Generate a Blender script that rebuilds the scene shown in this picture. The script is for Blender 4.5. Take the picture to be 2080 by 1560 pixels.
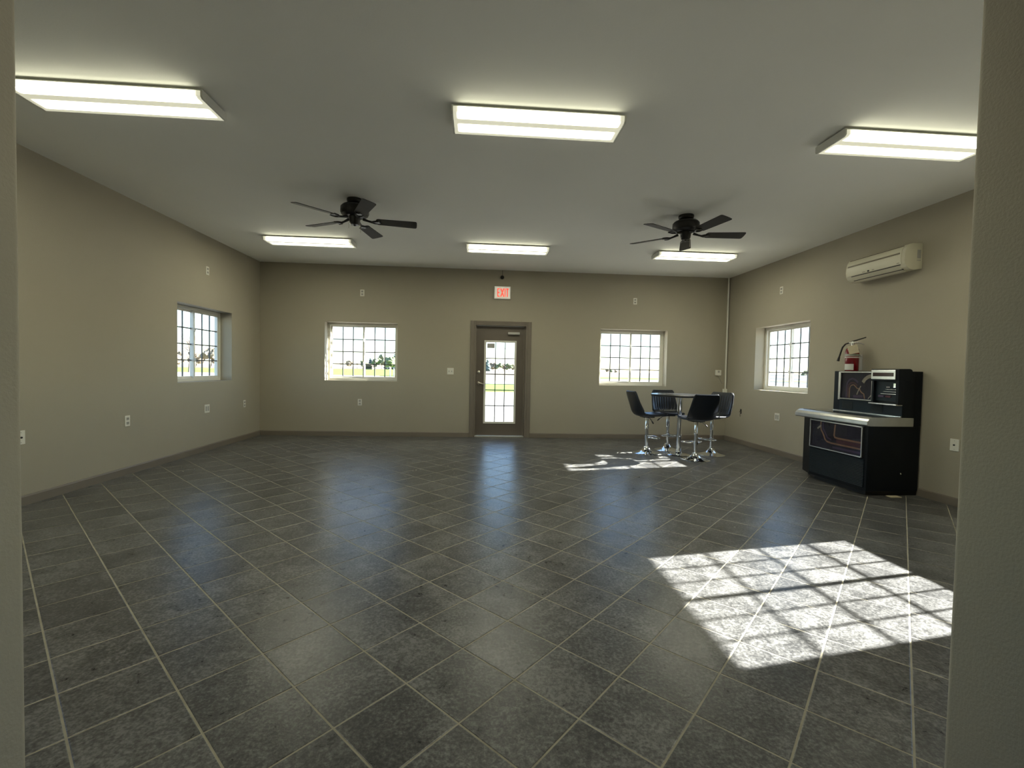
import bpy, bmesh, math, random
from mathutils import Vector, Matrix
random.seed(7)
for o in list(bpy.data.objects):
    bpy.data.objects.remove(o, do_unlink=True)
S = bpy.context.scene
COL = S.collection
PI = math.pi

# ------------------------------------------------------------------ camera
F_PX, YAW, PITCH, ROLL, EYE = 921.96, 0.0693, -0.0316, 0.0201, 1.2421
XL, XR, D, H = -3.873, 4.626, 8.261, 3.036
YF0, YF1, YREAR = 0.76, 1.0, -2.4            # partition with the opening we look through; rear wall
OPL, OPR, OPZ = -0.936, 1.134, 2.44
cy, sy, cp, sp = math.cos(YAW), math.sin(YAW), math.cos(PITCH), math.sin(PITCH)
fwd = Vector((sy*cp, cy*cp, sp)); rgt = Vector((cy, -sy, 0)); upv = rgt.cross(fwd)
cr, sr = math.cos(ROLL), math.sin(ROLL)
r2 = cr*rgt + sr*upv; u2 = -sr*rgt + cr*upv
cam_d = bpy.data.cameras.new('camera'); cam = bpy.data.objects.new('camera', cam_d); COL.objects.link(cam)
cam_d.sensor_fit = 'HORIZONTAL'; cam_d.sensor_width = 36; cam_d.lens = F_PX/2080*36
cam_d.clip_start = 0.02; cam_d.clip_end = 3000
M = Matrix((r2, u2, -fwd)).transposed().to_4x4(); M.translation = (0, 0, EYE)
cam.matrix_world = M
S.camera = cam
def project(p):
    d = Vector(p) - Vector((0, 0, EYE)); z = d.dot(fwd)
    return 1040+F_PX*d.dot(r2)/z, 780-F_PX*d.dot(u2)/z, z

# ------------------------------------------------------------------ light
SUN_V = Vector((1, 0.177, 0.53)).normalized()
w = bpy.data.worlds.new('sky'); S.world = w; w.use_nodes = True
nt = w.node_tree; bg = nt.nodes['Background']
sky = nt.nodes.new('ShaderNodeTexSky'); sky.sky_type = 'NISHITA'; sky.sun_disc = False
sky.sun_elevation = math.asin(SUN_V.z); sky.sun_rotation = math.atan2(SUN_V.x, SUN_V.y)
sky.air_density = 1.0; sky.dust_density = 0.1; sky.ozone_density = 3.0
nt.links.new(sky.outputs[0], bg.inputs[0]); bg.inputs[1].default_value = 0.15
sd = bpy.data.lights.new('sun', 'SUN'); sd.energy = 14.5; sd.angle = math.radians(0.53); sd.color = (1, 0.97, 0.92)
sun = bpy.data.objects.new('sun', sd); COL.objects.link(sun)
sun.rotation_euler = SUN_V.to_track_quat('Z', 'Y').to_euler(); sun.location = SUN_V*40
S.view_settings.view_transform = 'Standard'; S.view_settings.look = 'None'
S.view_settings.gamma = 1; S.view_settings.use_curve_mapping = False
S.view_settings.exposure = 2.1
LAMP_E = 7.9

# ------------------------------------------------------------------ helpers
def tag(o, label=None, cat=None, group=None, kind=None):
    if label: o['label'] = label
    if cat: o['category'] = cat
    if group: o['group'] = group
    if kind: o['kind'] = kind
    return o
def empty(name, loc=(0, 0, 0), rz=0, **k):
    o = bpy.data.objects.new(name, None); COL.objects.link(o)
    o.empty_display_size = 0.1
    o.location = loc; o.rotation_euler = (0, 0, rz)
    return tag(o, **k)
def mk(name, bm, m, parent=None, off=None, smooth=False, loc=None, rot=None, **k):
    if off is not None: bmesh.ops.translate(bm, verts=bm.verts, vec=-Vector(off))
    bmesh.ops.recalc_face_normals(bm, faces=bm.faces)
    me = bpy.data.meshes.new(name)
    bm.to_mesh(me); bm.free()
    if smooth is not False:
        for p in me.polygons: p.use_smooth = True
        if smooth is not True: me.set_sharp_from_angle(angle=math.radians(smooth))
    o = bpy.data.objects.new(name, me); COL.objects.link(o)
    me.materials.append(m)
    if parent: o.parent = parent
    if loc: o.location = loc
    if rot: o.rotation_euler = rot
    return tag(o, **k)
def link_mesh(name, me, parent=None, loc=(0, 0, 0), rot=(0, 0, 0)):
    o = bpy.data.objects.new(name, me); COL.objects.link(o)
    if parent: o.parent = parent
    o.location = loc; o.rotation_euler = rot
    return o
def copy_tree(o, parent=None):
    c = o.copy(); COL.objects.link(c); c.parent = parent
    for ch in list(o.children): copy_tree(ch, c)
    return c
def merge(*bms):
    out = bms[0]
    for b in bms[1:]:
        me = bpy.data.meshes.new('t'); b.to_mesh(me); b.free(); out.from_mesh(me); bpy.data.meshes.remove(me)
    return out
def box(x0, x1, y0, y1, z0, z1, bev=0, seg=2):
    bm = bmesh.new(); bmesh.ops.create_cube(bm, size=1)
    for v in bm.verts:
        v.co = ((x0+x1)/2+v.co.x*(x1-x0), (y0+y1)/2+v.co.y*(y1-y0), (z0+z1)/2+v.co.z*(z1-z0))
    if bev: bmesh.ops.bevel(bm, geom=bm.edges[:], offset=bev, segments=seg, affect='EDGES', profile=0.5)
    return bm
def poly_prism(pts, a0, a1, axis='z', bev=0, seg=2):
    """pts 2D outline, extruded along axis. axis z: (x,y); y: (x,z); x: (y,z)"""
    bm = bmesh.new()
    def P(p, a):
        return {'z': (p[0], p[1], a), 'y': (p[0], a, p[1]), 'x': (a, p[0], p[1])}[axis]
    lo = [bm.verts.new(P(p, a0)) for p in pts]; hi = [bm.verts.new(P(p, a1)) for p in pts]
    bm.faces.new(lo); bm.faces.new(hi[::-1])
    n = len(pts)
    for i in range(n): bm.faces.new((lo[i], lo[(i+1) % n], hi[(i+1) % n], hi[i]))
    if bev: bmesh.ops.bevel(bm, geom=bm.edges[:], offset=bev, segments=seg, affect='EDGES', profile=0.5)
    return bm
def lathe(prof, n=32, axis_at=(0, 0)):
    bm = bmesh.new(); rings = []
    for r, z in prof:
        if r < 1e-6: rings.append([bm.verts.new((axis_at[0], axis_at[1], z))])
        else: rings.append([bm.verts.new((axis_at[0]+r*math.cos(2*PI*i/n), axis_at[1]+r*math.sin(2*PI*i/n), z)) for i in range(n)])
    for a, b in zip(rings, rings[1:]):
        for i in range(n):
            j = (i+1) % n
            if len(a) == 1 and len(b) == 1: continue
            if len(a) == 1: bm.faces.new((a[0], b[i], b[j]))
            elif len(b) == 1: bm.faces.new((a[i], a[j], b[0]))
            else: bm.faces.new((a[i], a[j], b[j], b[i]))
    for rg in (rings[0], rings[-1]):
        if len(rg) > 1: bm.faces.new(rg)
    return bm
def tube(pts, r, n=10, closed=False):
    bm = bmesh.new(); P = [Vector(p) for p in pts]; rings = []; m = len(P)
    up = None
    for i, p in enumerate(P):
        if closed: t = P[(i+1) % m]-P[i-1]
        else: t = P[min(i+1, m-1)]-P[max(i-1, 0)]
        t.normalize()
        if up is None:
            up = Vector((0, 0, 1)) if abs(t.z) < 0.9 else Vector((1, 0, 0))
        a = t.cross(up).normalized(); b = a.cross(t).normalized(); up = b
        rr = r[i] if isinstance(r, (list, tuple)) else r
        rings.append([bm.verts.new(p+a*rr*math.cos(2*PI*k/n)+b*rr*math.sin(2*PI*k/n)) for k in range(n)])
    for i in range(m if closed else m-1):
        A, B = rings[i], rings[(i+1) % m]
        for k in range(n): bm.faces.new((A[k], A[(k+1) % n], B[(k+1) % n], B[k]))
    if not closed:
        bm.faces.new(rings[0]); bm.faces.new(rings[-1])
    return bm
def xf(bm, mat):
    bmesh.ops.transform(bm, matrix=mat, verts=bm.verts); return bm
def wall_cells(us, zs, solid, P, t0, t1):
    """slab in (u,z) with openings; P(u,t,z)->xyz; faces only on the outside"""
    bm = bmesh.new(); V = {}
    def v(i, j, t):
        if (i, j, t) not in V: V[(i, j, t)] = bm.verts.new(P(us[i], t1 if t else t0, zs[j]))
        return V[(i, j, t)]
    n, m = len(us)-1, len(zs)-1
    ok = lambda i, j: 0 <= i < n and 0 <= j < m and solid((us[i]+us[i+1])/2, (zs[j]+zs[j+1])/2)
    for i in range(n):
        for j in range(m):
            if not ok(i, j): continue
            for t in (0, 1): bm.faces.new((v(i, j, t), v(i+1, j, t), v(i+1, j+1, t), v(i, j+1, t)))
            for (di, dj, a, b) in ((-1, 0, (i, j), (i, j+1)), (1, 0, (i+1, j), (i+1, j+1)), (0, -1, (i, j), (i+1, j)), (0, 1, (i, j+1), (i+1, j+1))):
                if not ok(i+di, j+dj): bm.faces.new((v(*a, 0), v(*b, 0), v(*b, 1), v(*a, 1)))
    return bm

# ------------------------------------------------------------------ materials
def mat(name, col, rough=0.5, metal=0, spec=0.5, noise=None, bump=None, coat=0, emit=None, aniso=None):
    """noise=(scale, amount): tone variation; bump=(scale, strength)"""
    m = bpy.data.materials.new(name); m.use_nodes = True
    n = m.node_tree.nodes; l = m.node_tree.links; b = n['Principled BSDF']
    b.inputs['Base Color'].default_value = (*col, 1); b.inputs['Roughness'].default_value = rough
    b.inputs['Metallic'].default_value = metal; b.inputs['Specular IOR Level'].default_value = spec
    b.inputs['Coat Weight'].default_value = coat; b.inputs['Coat Roughness'].default_value = 0.05
    tc = n.new('ShaderNodeTexCoord')
    if noise:
        t = n.new('ShaderNodeTexNoise'); t.inputs['Scale'].default_value = noise[0]; t.inputs['Detail'].default_value = 5
        l.new(tc.outputs['Object'], t.inputs['Vector'])
        r = n.new('ShaderNodeMapRange'); r.inputs['From Min'].default_value = 0.25; r.inputs['From Max'].default_value = 0.75
        r.inputs['To Min'].default_value = 1-noise[1]; r.inputs['To Max'].default_value = 1+noise[1]
        l.new(t.outputs['Fac'], r.inputs['Value'])
        mx = n.new('ShaderNodeVectorMath'); mx.operation = 'SCALE'; mx.inputs[0].default_value = col
        l.new(r.outputs[0], mx.inputs['Scale']); l.new(mx.outputs[0], b.inputs['Base Color'])
    if bump:
        t2 = n.new('ShaderNodeTexNoise'); t2.inputs['Scale'].default_value = bump[0]; t2.inputs['Detail'].default_value = 3
        l.new(tc.outputs['Object'], t2.inputs['Vector'])
        bp = n.new('ShaderNodeBump'); bp.inputs['Strength'].default_value = bump[1]; bp.inputs['Distance'].default_value = 0.003
        l.new(t2.outputs['Fac'], bp.inputs['Height']); l.new(bp.outputs[0], b.inputs['Normal'])
    if emit:
        b.inputs['Emission Color'].default_value = (*emit[0], 1); b.inputs['Emission Strength'].default_value = emit[1]
    return m
M_wall = mat('greige_wall_paint', (0.40, 0.365, 0.285), 0.6, spec=0.25, noise=(1.3, 0.025), bump=(150, 0.35))
M_ceil = mat('white_ceiling_paint', (0.90, 0.90, 0.85), 0.8, spec=0.15, noise=(1.0, 0.02), bump=(90, 0.15))
M_trim = mat('taupe_trim_paint', (0.20, 0.17, 0.135), 0.42, noise=(3, 0.05))
M_door = mat('taupe_door_paint', (0.15, 0.125, 0.10), 0.42, noise=(2, 0.04))
M_vinyl = mat('white_vinyl_frame', (0.74, 0.72, 0.64), 0.4, noise=(6, 0.02))
M_grid = mat('grey_muntin', (0.10, 0.105, 0.11), 0.45, noise=(9, 0.03))
M_plate = mat('ivory_plastic_plate', (0.80, 0.78, 0.70), 0.4, noise=(20, 0.02))
M_slot = mat('grey_plastic_face', (0.42, 0.41, 0.37), 0.45, noise=(20, 0.03))
M_dark = mat('dark_hole', (0.02, 0.02, 0.018), 0.7, noise=(20, 0.1))
M_chrome = mat('chrome', (0.82, 0.84, 0.86), 0.06, metal=1, noise=(5, 0.02))
M_chrome_soft = mat('worn_chrome', (0.78, 0.79, 0.78), 0.22, metal=1, noise=(30, 0.05))
M_alu = mat('brushed_aluminium_trim', (0.60, 0.60, 0.57), 0.34, metal=0.9, noise=(12, 0.06))
M_vin_black = mat('black_vinyl', (0.008, 0.011, 0.017), 0.33, spec=0.5, noise=(8, 0.2), bump=(220, 0.12))
M_tabletop = mat('black_table_laminate', (0.02, 0.022, 0.025), 0.25, noise=(12, 0.15))
M_fan = mat('black_bronze_metal', (0.012, 0.011, 0.010), 0.38, metal=0.3, noise=(10, 0.15))
M_blade = mat('dark_walnut_blade', (0.030, 0.026, 0.021), 0.6, spec=0.3, noise=(7, 0.2))
M_whitemetal = mat('white_enamel_metal', (0.72, 0.72, 0.66), 0.45, noise=(8, 0.02))
M_juke = mat('black_cabinet_laminate', (0.004, 0.006, 0.009), 0.45, spec=0.22, noise=(6, 0.2))
M_juke2 = mat('blue_black_panel', (0.007, 0.015, 0.022), 0.42, spec=0.3, noise=(6, 0.15))
M_art = mat('dark_violet_display_card', (0.020, 0.018, 0.034), 0.35, noise=(9, 0.5), spec=0.25)
M_orange = mat('copper_stripe_print', (0.34, 0.19, 0.11), 0.35, noise=(25, 0.15), spec=0.3)
M_violet = mat('violet_stripe_print', (0.075, 0.045, 0.10), 0.35, noise=(25, 0.15), spec=0.3)
M_maroon = mat('maroon_stripe_print', (0.10, 0.035, 0.045), 0.35, noise=(25, 0.15), spec=0.3)
M_cream = mat('cream_print', (0.42, 0.38, 0.29), 0.35, noise=(25, 0.15), spec=0.3)
M_red = mat('red_enamel', (0.22, 0.008, 0.012), 0.22, noise=(10, 0.1), coat=0.5)
M_rubber = mat('black_rubber', (0.012, 0.012, 0.012), 0.5, noise=(20, 0.15))
M_paper = mat('beige_card', (0.62, 0.54, 0.38), 0.75, noise=(18, 0.08))
M_white = mat('white_print', (0.72, 0.72, 0.68), 0.45, noise=(18, 0.04))
M_ac = mat('aged_cream_plastic', (0.70, 0.665, 0.52), 0.4, noise=(4, 0.03))
M_acdark = mat('taupe_groove', (0.22, 0.19, 0.13), 0.5, noise=(9, 0.06))
M_led = mat('dark_red_display', (0.03, 0.006, 0.008), 0.15, noise=(30, 0.3))
M_exit_red = mat('red_exit_letters', (0.75, 0.05, 0.03), 0.4, noise=(20, 0.03), emit=((1, 0.07, 0.03), 0.22))
M_brass = mat('satin_nickel', (0.62, 0.58, 0.50), 0.28, metal=1, noise=(14, 0.04))

def glass_mat(name, tint, fac, rough=0.0):
    m = bpy.data.materials.new(name); m.use_nodes = True; n = m.node_tree.nodes; l = m.node_tree.links
    n.remove(n['Principled BSDF']); out = n['Material Output']
    tr = n.new('ShaderNodeBsdfTransparent'); tr.inputs[0].default_value = (*tint, 1)
    gl = n.new('ShaderNodeBsdfGlossy'); gl.inputs['Roughness'].default_value = rough
    mx = n.new('ShaderNodeMixShader'); mx.inputs[0].default_value = fac
    l.new(tr.outputs[0], mx.inputs[1]); l.new(gl.outputs[0], mx.inputs[2]); l.new(mx.outputs[0], out.inputs[0])
    return m
M_glass = glass_mat('window_glass', (0.97, 0.985, 0.98), 0.03)
M_jglass = glass_mat('display_glass', (0.88, 0.88, 0.9), 0.035)

def tile_mat():
    m = bpy.data.materials.new('slate_tile'); m.use_nodes = True; n = m.node_tree.nodes; l = m.node_tree.links
    b = n['Principled BSDF']
    geo = n.new('ShaderNodeNewGeometry'); oi = n.new('ShaderNodeObjectInfo')
    ad = n.new('ShaderNodeMath'); ad.operation = 'ADD'; l.new(geo.outputs['Random Per Island'], ad.inputs[0]); l.new(oi.outputs['Random'], ad.inputs[1])
    fr = n.new('ShaderNodeMath'); fr.operation = 'FRACT'; l.new(ad.outputs[0], fr.inputs[0])
    cb = n.new('ShaderNodeCombineXYZ'); mu = n.new('ShaderNodeMath'); mu.operation = 'MULTIPLY'; mu.inputs[1].default_value = 31
    l.new(fr.outputs[0], mu.inputs[0]); l.new(mu.outputs[0], cb.inputs[2])
    va = n.new('ShaderNodeVectorMath'); l.new(geo.outputs['Position'], va.inputs[0]); l.new(cb.outputs[0], va.inputs[1])
    n1 = n.new('ShaderNodeTexNoise'); n1.inputs['Scale'].default_value = 14; n1.inputs['Detail'].default_value = 5; n1.inputs['Roughness'].default_value = 0.68; n1.inputs['Distortion'].default_value = 0.9
    n2 = n.new('ShaderNodeTexNoise'); n2.inputs['Scale'].default_value = 3.2; n2.inputs['Detail'].default_value = 3
    n3 = n.new('ShaderNodeTexNoise'); n3.inputs['Scale'].default_value = 75; n3.inputs['Detail'].default_value = 2; n3.inputs['Roughness'].default_value = 0.7
    for q in (n1, n2, n3): l.new(va.outputs[0], q.inputs['Vector'])
    rp = n.new('ShaderNodeValToRGB'); e = rp.color_ramp.elements
    e[0].position = 0.35; e[0].color = (0.042, 0.042, 0.042, 1); e[1].position = 0.67; e[1].color = (0.185, 0.184, 0.178, 1)
    x = rp.color_ramp.elements.new(0.5); x.color = (0.090, 0.0895, 0.087, 1)
    mixf = n.new('ShaderNodeMath'); mixf.operation = 'MULTIPLY_ADD'; mixf.inputs[1].default_value = 0.45
    l.new(n2.outputs['Fac'], mixf.inputs[0])
    half = n.new('ShaderNodeMath'); half.operation = 'MULTIPLY'; half.inputs[1].default_value = 0.55; l.new(n1.outputs['Fac'], half.inputs[0]); l.new(half.outputs[0], mixf.inputs[2])
    fine = n.new('ShaderNodeMath'); fine.operation = 'MULTIPLY_ADD'; fine.inputs[1].default_value = 0.75; fine.inputs[2].default_value = -0.375
    l.new(n3.outputs['Fac'], fine.inputs[0])
    sm = n.new('ShaderNodeMath'); sm.operation = 'ADD'; l.new(mixf.outputs[0], sm.inputs[0]); l.new(fine.outputs[0], sm.inputs[1])
    l.new(sm.outputs[0], rp.inputs[0])
    tone = n.new('ShaderNodeMapRange'); tone.inputs['To Min'].default_value = 0.92; tone.inputs['To Max'].default_value = 1.08; l.new(fr.outputs[0], tone.inputs['Value'])
    sc = n.new('ShaderNodeVectorMath'); sc.operation = 'SCALE'; l.new(rp.outputs[0], sc.inputs[0]); l.new(tone.outputs[0], sc.inputs['Scale'])
    l.new(sc.outputs[0], b.inputs['Base Color'])
    rr = n.new('ShaderNodeMapRange'); rr.inputs['To Min'].default_value = 0.20; rr.inputs['To Max'].default_value = 0.42; l.new(n1.outputs['Fac'], rr.inputs['Value']); l.new(rr.outputs[0], b.inputs['Roughness'])
    b.inputs['Specular IOR Level'].default_value = 0.42
    bp = n.new('ShaderNodeBump'); bp.inputs['Strength'].default_value = 0.28; bp.inputs['Distance'].default_value = 0.003
    l.new(sm.outputs[0], bp.inputs['Height']); l.new(bp.outputs[0], b.inputs['Normal'])
    return m
M_tile = tile_mat()
M_grout = mat('tan_grout', (0.36, 0.335, 0.26), 0.85, spec=0.2, noise=(12, 0.18))

def lamp_mat():
    m = bpy.data.materials.new('lit_prismatic_diffuser'); m.use_nodes = True; n = m.node_tree.nodes; l = m.node_tree.links
    b = n['Principled BSDF']; b.inputs['Base Color'].default_value = (0.8, 0.77, 0.62, 1); b.inputs['Roughness'].default_value = 0.35
    tc = n.new('ShaderNodeTexCoord'); sx = n.new('ShaderNodeSeparateXYZ'); l.new(tc.outputs['Object'], sx.inputs[0])
    def band(src, c, half, soft):
        a = n.new('ShaderNodeMath'); a.operation = 'SUBTRACT'; a.inputs[1].default_value = c; l.new(src, a.inputs[0])
        ab = n.new('ShaderNodeMath'); ab.operation = 'ABSOLUTE'; l.new(a.outputs[0], ab.inputs[0])
        r = n.new('ShaderNodeMapRange'); r.interpolation_type = 'SMOOTHSTEP'; r.inputs['From Min'].default_value = half; r.inputs['From Max'].default_value = half+soft
        r.inputs['To Min'].default_value = 1; r.inputs['To Max'].default_value = 0; l.new(ab.outputs[0], r.inputs['Value']); return r.outputs[0]
    y1 = band(sx.outputs[1], -0.118, 0.030, 0.022); y2 = band(sx.outputs[1], 0.046, 0.036, 0.024); xx = band(sx.outputs[0], 0, 0.53, 0.04)
    mx = n.new('ShaderNodeMath'); mx.operation = 'MAXIMUM'; l.new(y1, mx.inputs[0]); l.new(y2, mx.inputs[1])
    pr = n.new('ShaderNodeMath'); pr.operation = 'MULTIPLY'; l.new(mx.outputs[0], pr.inputs[0]); l.new(xx, pr.inputs[1])
    st = n.new('ShaderNodeMapRange'); st.inputs['To Min'].default_value = 0.016*LAMP_E; st.inputs['To Max'].default_value = 1.0*LAMP_E; zf = n.new('ShaderNodeMapRange'); zf.inputs['From Min'].default_value = -0.066; zf.inputs['From Max'].default_value = -0.057; zf.inputs['To Min'].default_value = 1; zf.inputs['To Max'].default_value = 0.13
    l.new(sx.outputs[2], zf.inputs['Value']); pz = n.new('ShaderNodeMath'); pz.operation = 'MULTIPLY'; l.new(pr.outputs[0], pz.inputs[0]); l.new(zf.outputs[0], pz.inputs[1]); l.new(pz.outputs[0], st.inputs['Value'])
    b.inputs['Emission Color'].default_value = (0.98, 0.96, 0.73, 1); l.new(st.outputs[0], b.inputs['Emission Strength'])
    return m
M_lamp = lamp_mat()

# ------------------------------------------------------------------ windows and openings
WW, WZ0, WZ1 = 1.27, 0.988, 2.028            # drywall opening width, sill and head height
TH = 0.24                                    # outer wall thickness
RW = [-0.72, 3.018, 6.757]; LW = [-0.69, 3.02, 6.729]; BW = [-2.129, 2.824]  # first entries of RW and LW: unseen windows added for light
DX0, DX1, DZ = -0.118, 0.828, 2.045          # door frame rough opening

def in_win(u, z, cs): return any(abs(u-c) < WW/2 for c in cs) and WZ0 < z < WZ1
us = sorted([XL-TH, XR+TH, DX0, DX1]+[c+s*WW/2 for c in BW for s in (-1, 1)])
wall_back = mk('wall_back', wall_cells(us, [0, WZ0, WZ1, DZ, H], lambda u, z: not in_win(u, z, BW) and not (DX0 < u < DX1 and z < DZ),
    lambda u, t, z: (u, t, z), D, D+TH), M_wall, kind='structure', label='greige painted back wall with glazed door and two small windows', cat='wall')
def side_us(cs): return sorted([YREAR, D]+[c+s*WW/2 for c in cs for s in (-1, 1)])
wall_left = mk('wall_left', wall_cells(side_us(LW), [0, WZ0, WZ1, H], lambda u, z: not in_win(u, z, LW), lambda u, t, z: (t, u, z), XL-TH, XL), M_wall,
    kind='structure', label='greige painted left wall with one recessed window in view', cat='wall')
wall_right = mk('wall_right', wall_cells(side_us(RW), [0, WZ0, WZ1, H], lambda u, z: not in_win(u, z, RW), lambda u, t, z: (t, u, z), XR, XR+TH), M_wall,
    kind='structure', label='greige painted right wall behind the jukebox and air conditioner', cat='wall')
mk('wall_rear', box(XL-TH, XR+TH, YREAR-0.15, YREAR, 0, H), M_wall, kind='structure', label='greige wall closing the space behind the viewer', cat='wall')
bmf = wall_cells([XL, OPL, OPR, XR], [0, OPZ, H], lambda u, z: not (OPL < u < OPR and z < OPZ), lambda u, t, z: (u, t, z), YF0, YF1)
ed = [e for e in bmf.edges if all(abs(v.co.x-c) < 1e-4 and v.co.z <= OPZ+1e-4 for c in [e.verts[0].co.x] for v in e.verts) and (abs(e.verts[0].co.x-OPL) < 1e-4 or abs(e.verts[0].co.x-OPR) < 1e-4) and abs(e.verts[0].co.z-e.verts[1].co.z) > 1 and max(v.co.z for v in e.verts) < OPZ+0.01]
bmesh.ops.bevel(bmf, geom=ed, offset=0.016, segments=4, affect='EDGES', profile=0.5)
mk('wall_front', bmf, M_wall, kind='structure', label='greige partition whose rounded opening edges frame the view left and right', cat='wall', smooth=30)
mk('ceiling', box(XL-TH, XR+TH, YREAR-0.15, D+TH, H, H+0.12), M_ceil, kind='structure', label='flat white painted ceiling carrying six fluorescent lights and two fans', cat='ceiling')

# ------------------------------------------------------------------ floor
TS, TTH, TU, TV = 0.3025, 0.7921, 0.7689, 1.4375
GZ = -0.0012
floor = mk('floor', box(XL-TH, XR+TH, YREAR-0.15, D+TH, -0.15, GZ), M_grout, kind='structure', label='dark slate tile floor laid diagonally with tan grout', cat='floor')
cth, sth = math.cos(TTH), math.sin(TTH)
def clip(poly, f):
    out = []
    for i in range(len(poly)):
        a, b = poly[i], poly[(i+1) % len(poly)]; fa, fb = f(a), f(b)
        if fa >= 0: out.append(a)
        if (fa >= 0) != (fb >= 0):
            t = fa/(fa-fb); out.append((a[0]+(b[0]-a[0])*t, a[1]+(b[1]-a[1])*t))
    return out
def tile_geom(bm, poly, cx, cyy):
    n = len(poly); ch = 0.0022
    mx_ = sum(p[0] for p in poly)/n; my_ = sum(p[1] for p in poly)/n
    def ins(p):
        dx, dy = mx_-p[0], my_-p[1]; L = math.hypot(dx, dy)
        k = min(ch*1.5/L, 0.3) if L > 0 else 0
        return p[0]+dx*k, p[1]+dy*k
    b = [bm.verts.new((p[0]-cx, p[1]-cyy, GZ)) for p in poly]
    t0 = [bm.verts.new((p[0]-cx, p[1]-cyy, -0.0006)) for p in poly]
    t1 = [bm.verts.new((ins(p)[0]-cx, ins(p)[1]-cyy, 0.0)) for p in poly]
    bm.faces.new(t1)
    for A, B in ((b, t0), (t0, t1)):
        for i in range(n): bm.faces.new((A[i], A[(i+1) % n], B[(i+1) % n], B[i]))
HT = TS/2-0.0036
tiles = []
for a in range(-40, 50):
    for b in range(-40, 50):
        cu, cv = TU+(a+0.5)*TS, TV+(b+0.5)*TS
        cx, cyy = cu*cth-cv*sth, cu*sth+cv*cth
        if not (XL-0.3 < cx < XR+0.3 and YREAR-0.3 < cyy < D+0.3): continue
        full = [(cx+(du*cth-dv*sth)*HT, cyy+(du*sth+dv*cth)*HT) for du, dv in ((-1, -1), (1, -1), (1, 1), (-1, 1))]
        p = full
        for f in (lambda q: q[0]-XL, lambda q: XR-q[0], lambda q: q[1]-YREAR, lambda q: D-q[1]): p = clip(p, f) if len(p) > 2 else []
        if len(p) < 3: continue
        ar = abs(sum(p[i][0]*p[(i+1) % len(p)][1]-p[(i+1) % len(p)][0]*p[i][1] for i in range(len(p))))/2
        if ar < 4e-4: continue
        vis = 0
        if cyy > YF1+0.1 and -0.95 < cx/cyy < 1.16:
            q = [project((x, y, 0)) for x, y in p]
            if max(k[1] for k in q) > 860 and min(k[1] for k in q) < 1600:
                vis = abs(sum(q[i][0]*q[(i+1) % len(q)][1]-q[(i+1) % len(q)][0]*q[i][1] for i in range(len(q))))/2
        tiles.append((vis, ar > 4*HT*HT*0.999, p, cx, cyy))
tiles.sort(key=lambda t: -t[0])
bm = bmesh.new(); tile_geom(bm, [(-HT, -HT), (HT, -HT), (HT, HT), (-HT, HT)], 0, 0)
bmesh.ops.recalc_face_normals(bm, faces=bm.faces)
tile_me = bpy.data.meshes.new('tile'); bm.to_mesh(tile_me); bm.free(); tile_me.materials.append(M_tile)
rest = bmesh.new()
for i, (vis, whole, p, cx, cyy) in enumerate(tiles):
    if i < 296 and vis > 0:
        if whole: link_mesh('tile', tile_me, floor, (cx, cyy, 0), (0, 0, TTH))
        else:
            bm = bmesh.new(); tile_geom(bm, p, cx, cyy); mk('tile', bm, M_tile, floor, loc=(cx, cyy, 0))
    else: tile_geom(rest, p, 0, 0)
mk('tile_field', rest, M_tile, floor, kind='stuff')

# ------------------------------------------------------------------ baseboards
def bb_profile(h=0.085, t=0.014): return [(0, 0), (t, 0), (t, h-0.012), (t-0.005, h), (0, h)]
def bb_run(axis, a0, a1, wallpos, inward):
    pts = [(wallpos+inward*d, z+0.0003) for d, z in bb_profile()]
    return poly_prism(pts, a0, a1, axis)
mk('baseboard_left', bb_run('y', YF1, D, XL, 1), M_trim, kind='structure', label='taupe baseboard along the left wall', cat='baseboard')
mk('baseboard_right', bb_run('y', YF1, D, XR, -1), M_trim, kind='structure', label='taupe baseboard along the right wall', cat='baseboard')
CX0, CX1 = -0.197, 0.911
mk('baseboard_back_left', bb_run('x', XL+0.014, CX0, D, -1), M_trim, kind='structure', label='taupe baseboard on the back wall left of the door', cat='baseboard')
mk('baseboard_back_right', bb_run('x', CX1, XR-0.014, D, -1), M_trim, kind='structure', label='taupe baseboard on the back wall right of the door', cat='baseboard')

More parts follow.
